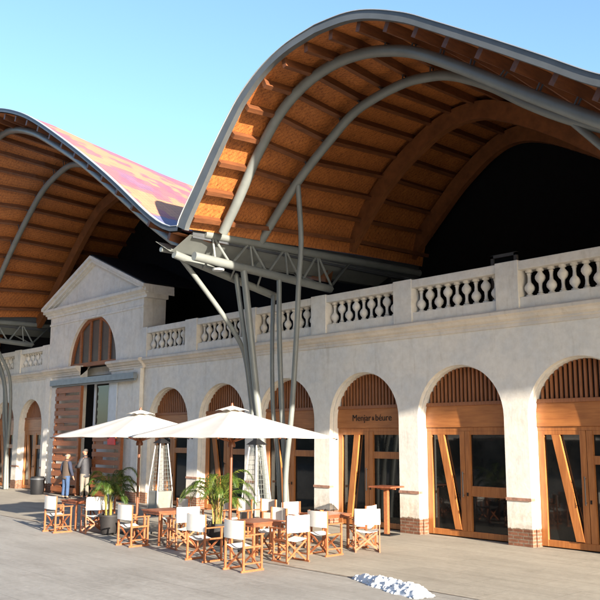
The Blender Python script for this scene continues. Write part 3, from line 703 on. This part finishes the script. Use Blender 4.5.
# ------------------------------------------------------------------ furniture
def make_chair():
    root = empty('directors_chair', (0,0,0)); root['category'] = 'chair'; root['group'] = "wooden director's chairs around the cafe tables"
    W2, D2 = .25, .21        # half width to frame, half depth ; chair faces +Y, back at -Y
    for s in (-1, 1):
        f = MB(); x = s*W2
        f.box(x-.013, x+.013, -D2-.02, -D2+.02, .03, .88); f.box(x-.013, x+.013, D2-.02, D2+.02, .03, .615)
        f.box(x-.012, x+.012, -D2+.02, D2-.02, .40, .435); 
        f.box(x-.014, x+.014, -D2-.05, D2+.05, 0, .035)
        f.box(x-.012, x+.012, -D2+.02, D2-.02, .13, .155)
        f.build('side_frame', CHAIRW, root)
        MB().box(x-.028, x+.028, -D2+.02, D2+.04, .616, .638).build('armrest', CHAIRW, root)
    c = MB()
    for y in (-D2+.035, D2-.035):
        c = MB(); c.bar((-W2+.012, y-.008, .04), (W2-.012, y-.008, .415), .034, .018, (0,1,0)); c.bar((W2-.012, y+.008, .04), (-W2+.012, y+.008, .415), .034, .018, (0,1,0))
        c.build('crossed_legs', CHAIRW, root)
    s_ = MB(); n = 8; vs = []
    for i in range(n+1):
        u = i/n; x = (-1+2*u)*(W2-.005); z = .438-.045*math.sin(math.pi*u)
        for y, dz in ((-D2+.02, 0), (D2+.0, 0)):
            vs += [(x, y, z+dz), (x, y, z-.006)]
    fs = []
    for i in range(n):
        a = 4*i; b = a+4; fs += [(a, b, b+2, a+2), (a+1, a+3, b+3, b+1), (a, a+1, b+1, b), (a+2, b+2, b+3, a+3)]
    s_.add(vs, fs); s_.build('seat', CANVAS, root, smooth=True)
    b_ = MB(); vs = []
    for i in range(n+1):
        u = i/n; x = (-1+2*u)*(W2+.017); y = -D2-.022-.035*math.sin(math.pi*u)
        vs += [(x, y, .56), (x, y, .875), (x, y-.006, .875), (x, y-.006, .56)]
    fs = [(4*i+a_, 4*i+(a_+1)%4, 4*i+4+(a_+1)%4, 4*i+4+a_) for i in range(n) for a_ in range(4)]+[(0,1,2,3), (4*n, 4*n+3, 4*n+2, 4*n+1)]
    b_.add(vs, fs); b_.build('backrest', CANVAS, root, smooth=True)
    return root
chair = make_chair()
chairs = [  # x, y, facing degrees (0 faces the building), label
 (-8.75,-6.45, 4, "leftmost director's chair, on the plaza side of the leftmost table"),
 (-9.25,-4.95, 182, "director's chair on the building side of the leftmost table, white back facing the plaza"),
 (-8.05,-5.85, 78, "director's chair at the right side of the leftmost table, beside the left palm"),
 (-5.25,-6.40, 3, "director's chair on the plaza side of the middle table, just right of the left palm"),
 (-5.95,-4.85, 180, "director's chair behind the middle table, nearest the left parasol pole"),
 (-4.15,-5.85, 82, "director's chair at the right end of the middle table, broad white back towards the camera"),
 (-2.45,-6.50, 5, "director's chair with its back to the plaza, directly left of the frontmost chair"),
 (-5.35,-4.10, 175, "left one of two director's chairs with their backs against the right palm"),
 (-4.95,-3.75, 185, "right one of two director's chairs with their backs against the right palm"),
 (-1.05,-6.65, 2, "frontmost director's chair, the one standing closest to the camera"),
 (-1.25,-5.35, 86, "director's chair at the right end of the table under the right parasol, seen in profile"),
 (-2.55,-4.75, 178, "director's chair behind the table under the right parasol, below the right pyramid heater"),
 (-3.35,-3.30, 268, "director's chair at the left end of the rightmost table, in front of the steel columns"),
 (-4.55,-3.35, 184, "director's chair between the right palm and the right pyramid heater"),
 (-1.50,-4.20, 3, "director's chair on the plaza side of the rightmost table, back square to the camera"),
 (-1.35,-3.15, 50, "director's chair at the right front corner of the rightmost table"),
 (-2.05,-2.50, 150, "rightmost director's chair, turned in beside the tall bar table, last of the row"),
]
chairs[-1] = (-1.95,-2.65, 110, chairs[-1][3])
first = True
for x, y, deg, lab in chairs:
    o = chair if first else copy_tree(chair); first = False
    place(o, x, y, R(deg), lab)

def make_table(w=.78, d=.78, h=.73):
    root = empty('cafe_table', (0,0,0)); root['category'] = 'table'; root['group'] = 'dark red wooden cafe tables'
    m = MB(); n = 8
    for k in range(n): x = -w/2+(k+.5)*w/n; m.box(x-w/n/2+.004, x+w/n/2-.004, -d/2, d/2, h-.025, h)
    m.build('tabletop', TABLEW, root)
    m = MB(); m.box(-w/2+.03, w/2-.03, -d/2+.03, -d/2+.05, h-.085, h-.026); m.box(-w/2+.03, w/2-.03, d/2-.05, d/2-.03, h-.085, h-.026)
    m.box(-w/2+.03, -w/2+.05, -d/2+.05, d/2-.05, h-.085, h-.026); m.box(w/2-.05, w/2-.03, -d/2+.05, d/2-.05, h-.085, h-.026); m.build('apron', TABLEW, root)
    for sx in (-1, 1):
        for sy in (-1, 1):
            x, y = sx*(w/2-.06), sy*(d/2-.06); MB().box(x-.022, x+.022, y-.022, y+.022, 0, h-.03).build('leg', CHAIRW, root)
    return root
tb = make_table()
tabs = [(-9.0,-5.7, 3, 'square red wooden cafe table at the left end, in front of the two standing men'),
        (-5.15,-5.65, -2, 'square red wooden cafe table between the two palms, beside the left parasol pole'),
        (-1.95,-5.65, 2, 'square red wooden cafe table under the right parasol, behind the frontmost chairs'),
        (-2.25,-3.45, 0, 'square red wooden cafe table furthest right, near the tall bar table')]
for k, (x, y, deg, lab) in enumerate(tabs):
    o = tb if k == 0 else copy_tree(tb); place(o, x, y, R(deg), lab)
# things on the tables
def ashtray(): 
    m = MB().lathe([(.045,0),(.05,.03),(.04,.03),(.035,.008)], n=14); return m.build('ashtray', flat('orange_glass', (.45,.13,.03), .3), smooth=True)
a = ashtray(); a.location = (-2.55,-3.3,.73); tag(a, 'small orange dish on the rightmost cafe table', 'dish')

# bar table
bt = empty('bar_table', (-3.05,-.62,0), R(8), 'tall wooden bar table standing in front of the arched door with lettering', 'table')
MB().box(-.33, .33, -.30, .30, 1.13, 1.17).build('tabletop', TABLEW, bt, bevel=.005)
MB().box(-.05, .05, -.05, .05, .03, 1.13).build('post', CHAIRW, bt)
MB().box(-.24, .24, -.22, .22, 0, .03).build('foot_plate', BLACK, bt)
s = MB(); s.box(-.02, .02, -.24, .24, 1.09, 1.13); s.box(-.27, .27, -.02, .02, 1.088, 1.128); s.build('bracket', CHAIRW, bt)

def make_umbrella():
    root = empty('parasol', (0,0,0)); root['category'] = 'parasol'; root['group'] = 'white square parasols over the terrace'
    A = 1.58; zr, za = 2.33, 2.93
    n = 8
    dirs = [(1,0),(1,1),(0,1),(-1,1),(-1,0),(-1,-1),(0,-1),(1,-1)]
    m = MB(); vs = [(0,0,za)]; rings = 8; per = 6; tot = n*per
    for j in range(1, rings+1):
        t = j/rings
        for k in range(n):
            a_, b_ = Vector((*dirs[k],0)), Vector((*dirs[(k+1)%n],0))
            for i in range(per):
                u = i/per; d = a_.lerp(b_, u)*A*t
                ridge = math.sin(math.pi*u)
                z = za-(za-zr)*(t**.94)-ridge*.035*t
                if j == rings: z += ridge*.02
                vs.append((d.x, d.y, z))
    fs = [(0, 1+k, 1+(k+1)%tot) for k in range(tot)]
    for j in range(rings-1):
        fs += [(1+j*tot+k, 1+(j+1)*tot+k, 1+(j+1)*tot+(k+1)%tot, 1+j*tot+(k+1)%tot) for k in range(tot)]
    m.add(vs, fs)
    cpy = m.build('canopy', PARASOL, root, smooth=True); so_ = cpy.modifiers.new('thickness', 'SOLIDIFY'); so_.thickness = .006
    m = MB(); vs = [(0,0,za+.07)]
    for k in range(n):
        a_, b_ = Vector((*dirs[k],0)), Vector((*dirs[(k+1)%n],0))
        for i in range(4):
            u = i/4; d = a_.lerp(b_, u)*.26; vs.append((d.x, d.y, za-.045-math.sin(math.pi*u)*-.025+.0))
    m.add(vs, [(0, 1+k, 1+(k+1)%32) for k in range(32)]); vc = m.build('vent_cap', PARASOL, root, smooth=True)
    so2 = vc.modifiers.new('thickness', 'SOLIDIFY'); so2.thickness = .006
    MB().tube([(0,0,0), (0,0,2.86)], .032, 12).build('pole', POLEW, root, smooth=True)
    MB().lathe([(.03,2.86),(.035,2.99),(.02,3.05),(.0,3.06)], n=10).build('finial', POLEW, root, smooth=True)
    MB().lathe([(.035,0),(.08,.0),(.09,.05),(.07,.10),(.05,.16),(.035,.18)], (0,0,2.12), 12).build('hub', POLEW, root, smooth=True)
    for dx, dy in dirs:
        L = Vector((dx, dy, 0))*A
        rb = MB().bar((dx*.04, dy*.04, za-.06), (L.x*.985, L.y*.985, zr-.022), .022, .03).build('rib', CHAIRW, root)
        MB().bar((dx*.05, dy*.05, 2.24), (L.x*.48, L.y*.48, za-(za-zr)*.48-.05), .018, .024).build('strut', CHAIRW, rb)
        MB().tube([(L.x*.985, L.y*.985, zr-.04), (L.x*1.01, L.y*1.01, zr-.03)], .014, 6).build('rib_tip', BLACK, rb)
    MB().box(-.28,.28,-.28,.28,0,.06).build('base', STEEL_DK, root, bevel=.01)
    return root
um = make_umbrella()
place(um, -7.1, -5.2, 0, 'white square parasol on the left, behind, its dark pole beside the left palm')
u2 = copy_tree(um); place(u2, -3.2, -5.32, R(1), 'white square parasol on the right, in front, overlapping the other canopy')

def make_heater():
    root = empty('patio_heater', (0,0,0)); root['category'] = 'patio heater'; root['group'] = 'pyramid patio heaters'
    MB().box(-.26,.26,-.26,.26,.04,.72).build('base_cabinet', flat('heater_steel', (.30,.29,.26), .35, .5), root, bevel=.01)
    zt = 2.15; 
    for sx in (-1,1):
        for sy in (-1,1): MB().tube([(sx*.265, sy*.265, 0), (sx*.265, sy*.265, .7), (sx*.13, sy*.13, zt)], .02, 8).build('frame_bar', flat('pale_bar', (.30,.29,.28), .4), root)
    m = MB()
    for sx, sy in ((1,0),(-1,0),(0,1),(0,-1)):
        for k in range(11):
            z = .8+k*.12; h = .255-(z-.7)*.093
            a = Vector((sx*h - sy*h, sy*h - sx*h, z)); b = Vector((sx*h + sy*h, sy*h + sx*h, z)); m.tube([a, b], .004, 5)
        for u in (-.6,-.2,.2,.6):
            h0, h1 = .255, .13; m.tube([(sx*h0+sy*h0*u, sy*h0+sx*h0*u, .72), (sx*h1+sy*h1*u, sy*h1+sx*h1*u, zt-.05)], .004, 5)
    m.build('guard_mesh', STEEL, root)
    MB().tube([(0,0,.72), (0,0,2.0)], .055, 12).build('flame_tube', flat('milky_glass', (.20,.20,.19), .15), root, smooth=True)
    m = MB().add([(-.2,-.2,zt),(.2,-.2,zt),(.2,.2,zt),(-.2,.2,zt),(-.05,-.05,zt+.14),(.05,-.05,zt+.14),(.05,.05,zt+.14),(-.05,.05,zt+.14)], [(3,2,1,0),(4,5,6,7),(0,1,5,4),(1,2,6,5),(2,3,7,6),(3,0,4,7)])
    m.build('cap', BLACK, root)
    return root
ht = make_heater(); place(ht, -5.75, -2.55, R(3), 'pyramid patio heater with sloping white bars right beside the steel columns')
h2 = copy_tree(ht); place(h2, -11.0, -2.05, R(0), 'pyramid patio heater with sloping bars seen under the left parasol')

# ------------------------------------------------------------------ potted palms
def leaf_mat():
    m, t, b, N, L = nodes('palm_leaf'); P = mapping(t)
    c = ramp(t, noise(t, P, 3.5, 4), [(.3, (.018,.045,.008)), (.48, (.055,.10,.014)), (.68, (.17,.19,.03))])
    L.new(c, b.inputs['Base Color']); b.inputs['Roughness'].default_value = .45
    tr = N.new('ShaderNodeBsdfTranslucent'); L.new(c, tr.inputs[0]); mx = N.new('ShaderNodeMixShader'); mx.inputs[0].default_value = .3
    L.new(b.outputs[0], mx.inputs[1]); L.new(tr.outputs[0], mx.inputs[2]); L.new(mx.outputs[0], N['Material Output'].inputs[0]); return m
LEAF = leaf_mat(); STEM = flat('palm_stem', (.20,.17,.04), .5, var=.3, sc=8); POT = flat('dark_pot', (.014,.012,.012), .7, var=.3)
def palm(x, y, h, spread, seed, label, nf=24):
    random.seed(seed)
    root = empty('potted_palm', (x, y, 0), 0, label, 'potted plant', 'potted palms on the terrace')
    pot = MB().lathe([(.0,.0),(.17,0),(.20,.1),(.25,.42),(.27,.42),(.27,.47),(.235,.47),(.22,.41),(.0,.41)], n=20).build('pot', POT, root, smooth=True)
    st = MB(); 
    for k in range(7):
        a = random.uniform(0, 6.28); r = random.uniform(.02,.1)
        st.tube([(r*math.cos(a), r*math.sin(a), .4), (r*1.3*math.cos(a), r*1.3*math.sin(a), .75), (r*1.9*math.cos(a), r*1.9*math.sin(a), 1.1)], [.016,.014,.009], 6)
    st.build('stems', STEM, root, smooth=True)
    for k in range(nf):
        a = 2*math.pi*k/nf*2.4+random.uniform(-.3,.3); L_ = random.uniform(.8, 1.15)*spread; el = random.uniform(.55, 1.25); z0 = random.uniform(.75, 1.1)
        d = Vector((math.cos(a), math.sin(a), 0)); pts = []; p = Vector((d.x*.08, d.y*.08, z0)); ang = el; seg = 20
        for i in range(seg+1):
            pts.append(p.copy()); p = p+(d*math.cos(ang)+Vector((0,0,1))*math.sin(ang))*L_/seg; ang -= (.8+el)*1.25/seg*(.4+1.2*i/seg)
        sc_ = h/1.9; pts = [Vector((q_.x, q_.y, z0+(q_.z-z0)*sc_)) for q_ in pts]
        m = MB().tube(pts, [.009*(1-.7*i/seg)+.001 for i in range(seg+1)], 5)
        for i in range(3, seg+1):
            for half in (0, .5):
                if i == seg and half: continue
                c = pts[i] if not half else (pts[i]+pts[min(i+1, seg)])/2
                t_ = (pts[i]-pts[i-1]).normalized(); sd_ = t_.cross(Vector((0,0,1))).normalized()
                ll = .26*max(.8, spread)*math.sin(math.pi*min(.98, (i+half)/seg*.85+.12))**.7*random.uniform(.8,1.15); w_ = .0075
                for s in (-1, 1):
                    dr = (sd_*s*.75+t_*.75+Vector((0,0,-.12+random.uniform(-.15,.12)))).normalized()
                    mid = c+dr*ll*.5; tip = c+dr*ll+Vector((0,0,-ll*.38)); pw = t_.cross(dr).cross(dr).normalized()*w_
                    m.add([c, mid+pw, tip, mid-pw], [(0,1,2,3)])
        m.build('frond', LEAF, root)
    return root
palm(-7.45, -5.75, 2.9, .72, 5, 'potted palm at the left, drooping green fronds beside the dark parasol pole')
palm(-4.15, -4.95, 2.9, .88, 11, 'potted palm in the middle of the terrace, yellowish stems beside the right parasol pole')

# ------------------------------------------------------------------ people
def skin(name, joints, edges, mat, parent, sub=2, root=0):
    me = bpy.data.meshes.new(name); me.from_pydata([j[:3] for j in joints], edges, []); o = bpy.data.objects.new('tmp', me); C.objects.link(o)
    sm = o.modifiers.new('skin', 'SKIN'); sm.use_smooth_shade = True
    me.skin_vertices[0].data[root].use_root = True
    for k, j in enumerate(joints):
        r = j[3]; me.skin_vertices[0].data[k].radius = r if isinstance(r, tuple) else (r, r)
    o.modifiers.new('sub', 'SUBSURF').levels = sub; o.modifiers['sub'].render_levels = sub
    bpy.context.view_layer.update(); dg = bpy.context.evaluated_depsgraph_get()
    me2 = bpy.data.meshes.new_from_object(o.evaluated_get(dg)); bpy.data.objects.remove(o)
    me2.materials.clear(); me2.materials.append(mat); me2.shade_smooth() if hasattr(me2, 'shade_smooth') else None
    r = bpy.data.objects.new(name, me2); C.objects.link(r); r.parent = parent; return r
SKIN = flat('skin', (.40,.19,.12), .55, var=.1, sc=9)
def person(x, y, rz, label, h, jacket, sleeve, trousers, hair, pose, bald=False):
    root = empty('person', (x, y, 0), rz, label, 'person'); k = h/1.75; root.scale = (k, k, k)
    # facing +Y in local space. joints (x,y,z,r)
    hx = .095
    LH, RH = pose['hands']; LE, RE = pose['elbows']; lean = pose.get('lean', 0)
    def ln_(z): return lean*(z-.95)
    J = [(0,ln_(.95),.95,(.12,.08)), (0,ln_(1.15),1.15,(.11,.08)), (0,ln_(1.35),1.35,(.13,.08)), (0,ln_(1.46),1.46,(.08,.065)), (0,ln_(1.52)+.005,1.52,(.055,.055)), (0,ln_(1.57)+.01,1.57,(.055,.058)),
         (-hx,0,.88,.095), (-hx-.01,.01,.5,.06), (-hx-.02,-.02,.09,.042), (-hx-.02,.05,.035,(.04,.03)), (-hx-.025,.14,.025,(.04,.022)),
         (hx,0,.88,.095), (hx+.01,.015,.5,.06), (hx+.03,-.01,.09,.042), (hx+.03,.06,.035,(.04,.03)), (hx+.035,.15,.025,(.04,.022)),
         (-.17,ln_(1.42),1.42,.06), (*LE,.043), (*LH,.028), (.17,ln_(1.42),1.42,.06), (*RE,.043), (*RH,.028)]
    E = [(0,1),(1,2),(2,3),(3,4),(4,5),(0,6),(6,7),(7,8),(8,9),(9,10),(0,11),(11,12),(12,13),(13,14),(14,15),(2,16),(16,17),(17,18),(2,19),(19,20),(20,21)]
    # hands: palm + five fingers
    def hand(wi, ei):
        w_ = Vector(J[wi][:3]); e_ = Vector(J[ei][:3]); d = (w_-e_).normalized(); s = d.cross(Vector((0,1,.3))).normalized()
        pc = w_+d*.05; J.append((*pc, (.035,.018))); ip = len(J)-1; E.append((wi, ip))
        for f_, L_ in ((-.9,.07),(-.3,.08),(.3,.075),(.9,.055)):
            b = pc+d*.03+s*f_*.028; mid = b+d*L_*.55; tip = mid+(d*.8+Vector((0,.35,0))).normalized()*L_*.45
            J.append((*b,.010)); J.append((*mid,.009)); J.append((*tip,.007)); n_ = len(J); E.extend([(ip,n_-3),(n_-3,n_-2),(n_-2,n_-1)])
        b = pc-d*.01-s*.03; t1 = b+(d*.6-s*.8).normalized()*.035; t2 = t1+d*.03
        J.append((*b,.012)); J.append((*t1,.011)); J.append((*t2,.008)); n_ = len(J); E.extend([(ip,n_-3),(n_-3,n_-2),(n_-2,n_-1)])
    hand(18, 17); hand(21, 20)
    # head on the same body skeleton
    hy = ln_(1.62)+.02
    tilt = pose.get('tilt', 0); 
    J += [(0,hy,1.61,(.085,.10)), (0,hy+tilt*.06,1.68,(.092,.112)), (0,hy+tilt*.1-.005,1.735,(.075,.09))]; n_ = len(J); E += [(5,n_-3),(n_-3,n_-2),(n_-2,n_-1)]
    J += [(0,hy+.092,1.675,(.012,.014)), (0,hy+.108,1.660,(.010,.008))]; m_ = len(J); E += [(n_-3,m_-2),(m_-2,m_-1)]     # nose
    for s in (-1,1):
        J.append((s*.078,hy-.005,1.675,(.008,.022))); E.append((n_-3, len(J)-1))   # ears
    skin('body', J, E, SKIN, root)
    # face details
    for s in (-1,1): MB().lathe([(0,-.011),(.009,-.006),(.011,0),(.009,.006),(0,.011)], (s*.03,hy+.083,1.69), 8).build('eye', BLACK, root)
    MB().box(-.024,.024,hy+.079,hy+.09,1.625,1.632).build('mouth', flat('lips', (.30,.10,.08), .5), root)
    # clothes: slightly larger skins over the body
    T = [(0,0,.93,(.185,.15)), (0,ln_(1.15),1.15,(.18,.145)), (0,ln_(1.34),1.34,(.205,.15)), (0,ln_(1.47),1.50,(.15,.12)), (0,ln_(.83),.76,(.19,.155))]
    skin('jacket', T, [(4,0),(0,1),(1,2),(2,3)], jacket, root)
    for a_, b_, c_ in ((16,17,18),(19,20,21)):
        A_, B_, C_ = J[a_], J[b_], J[c_]; sx = -1 if A_[0] < 0 else 1
        skin('sleeve', [(A_[0]-sx*.07, A_[1], A_[2]-.02, .085), (A_[0]+sx*.005, A_[1], A_[2]-.015,.088), (*B_[:3],.070), (*(Vector(B_[:3]).lerp(Vector(C_[:3]), .97)),.055)], [(0,1),(1,2),(2,3)], sleeve, root)
    skin('trousers', [(0,0,.93,(.15,.11)), (-hx,0,.84,.108), (-hx-.01,.01,.5,.078), (-hx-.02,-.015,.09,.068), (hx,0,.84,.108), (hx+.01,.015,.5,.078), (hx+.03,-.005,.09,.068)], [(0,1),(1,2),(2,3),(0,4),(4,5),(5,6)], trousers, root)
    for jx, jy in ((-hx-.02,0), (hx+.03,.01)):
        skin('shoe', [(jx,jy-.06,.04,(.045,.04)), (jx,jy+.05,.04,(.048,.036)), (jx,jy+.17,.03,(.045,.028))], [(0,1),(1,2)], BLACK, root)
    hp = [(0,hy-.035,1.65,(.088,.088)), (0,hy-.03+tilt*.06,1.715,(.094,.10)), (0,hy-.02+tilt*.1,1.77,(.075,.085))] if not bald else [(0,hy-.05,1.61,(.088,.07)), (0,hy-.045+tilt*.04,1.66,(.098,.08)), (0,hy-.04,1.70,(.085,.07))]
    skin('hair', hp, [(0,1),(1,2)], hair, root)
    skin('collar', [(0,ln_(1.46),1.47,(.14,.12)), (0,ln_(1.53)+.005,1.565,(.09,.09))], [(0,1)], jacket, root)
    return root
VEST = flat('brown_vest_wool', (.055,.038,.028), .9, var=.2, sc=30); NAVY = flat('navy_sleeve', (.018,.023,.045), .85); JEANS = flat('blue_denim', (.03,.06,.13), .85, var=.2, sc=20)
GREYJ = flat('dark_grey_jacket', (.028,.028,.033), .7, var=.25, sc=12); BEIGE = flat('beige_trousers', (.17,.145,.115), .85); GREYH = flat('grey_hair', (.10,.09,.08), .8, var=.2, sc=60); WHITEH = flat('white_hair', (.20,.18,.165), .8, var=.2, sc=60)
person(-19.05, -1.15, R(12), 'older man seen from behind in brown vest, navy sleeves and jeans by the shutter', 1.70, VEST, NAVY, JEANS, WHITEH,
       {'hands': ((-.26,.06,.90), (.30,.10,.86)), 'elbows': ((-.27,-.02,1.16), (.28,-.01,1.14)), 'lean': .02, 'tilt': .3}, bald=True)
person(-18.55, -.62, R(100), 'grey haired man in dark jacket and beige trousers holding something in front of the doorway', 1.86, GREYJ, GREYJ, BEIGE, GREYH,
       {'hands': ((-.12,.40,1.12), (.14,.36,1.08)), 'elbows': ((-.26,.04,1.14), (.27,.02,1.12)), 'lean': .03, 'tilt': .2, 'collar': True})

# black barrel between pier and shutter
bb = empty('litter_bin', (-21.95, -.95, 0), 0, 'round black bin standing beside the left slatted shutter', 'bin')
MB().lathe([(.0,0),(.24,0),(.27,.1),(.29,.6),(.26,.72),(.0,.74)], n=20).build('barrel', BLACK, bb, smooth=True)
MB().lathe([(.29,.60),(.31,.60),(.31,.66),(.28,.66)], n=20).build('rim', STEEL_DK, bb, smooth=True)

# melting snow
def snow(x, y, L, Wd, H, rot, seed, label, name='snow_heap'):
    from mathutils import noise as mn
    random.seed(seed); nx, ny = 80, 34; m = MB(); vs = []
    def hgt(u, w_):
        n1 = mn.noise(Vector((u*2.6+seed, w_*1.3, 3))); n2 = mn.noise(Vector((u*8, w_*3.5+seed, 9))); n3 = mn.noise(Vector((u*20, w_*8+seed, 5)))
        wid = (.30+.70*min(1, (u+1)*.75))*(1-max(0, u-.55)*.9); e = 1-abs(w_/(wid*(.85+.35*n1)))**2.2; p_ = 1-abs(u)**4
        return H*min(1, max(-.4, min(p_, e)))*(.62+.45*n1+.35*n2+.10*n3)+H*.10*n2
    for i in range(nx+1):
        for j in range(ny+1):
            u = i/nx*2-1; w_ = j/ny*2-1; z = hgt(u, w_)
            vs.append((u*L/2, w_*Wd/2, z if z > .004 else -.02))
    m.add(vs, [(i*(ny+1)+j, (i+1)*(ny+1)+j, (i+1)*(ny+1)+j+1, i*(ny+1)+j+1) for i in range(nx) for j in range(ny)])
    for k in range(260):
        u = random.uniform(-1, .97); w_ = random.uniform(-1.0, 1.0); z = hgt(u, w_)
        if z < -.012: continue
        r = random.uniform(.012, .05); c = Vector((u*L/2, w_*Wd/2, max(0, z)-r*.4)); base = len(m.v)
        ph = [(random.uniform(.75, 1.2)) for _ in range(32)]
        vv = [c+Vector((0,0,-r*.5))]
        for a_ in range(3):
            th = -.7+.75*a_
            for b_ in range(7):
                an = b_/7*6.283+a_*.4; q_ = r*ph[a_*7+b_]; vv.append(c+Vector((math.cos(an)*math.cos(th)*q_, math.sin(an)*math.cos(th)*q_, math.sin(th)*q_*.75)))
        vv.append(c+Vector((0,0,r*.75)))
        fs = [(0, 1+(b_+1)%7, 1+b_) for b_ in range(7)]
        for a_ in range(2): fs += [(1+a_*7+b_, 1+a_*7+(b_+1)%7, 8+a_*7+(b_+1)%7, 8+a_*7+b_) for b_ in range(7)]
        fs += [(15+b_, 15+(b_+1)%7, 22) for b_ in range(7)]; m.add(vv, fs)
    o = m.build(name, SNOW, None, smooth=False, loc=(x, y, .004)); o.rotation_euler = (0,0,rot)
    for p_ in o.data.polygons: p_.use_smooth = True
    return tag(o, label, 'snow')
snow(1.80, -5.97, 2.0, .62, .17, R(-14), 4, 'heap of melting white snow lying on the paving in the foreground')
lit = MB().add([(-.12,-.05,0),(.1,-.06,.01),(.13,.04,.004),(0,.07,.02),(-.1,.05,.006)], [(0,1,2,3,4)]).build('paper_scrap', CANVAS, None, loc=(-10.75,-7.2,.012))
tag(lit, 'small white scrap of paper lying on the ground at far left', 'litter')
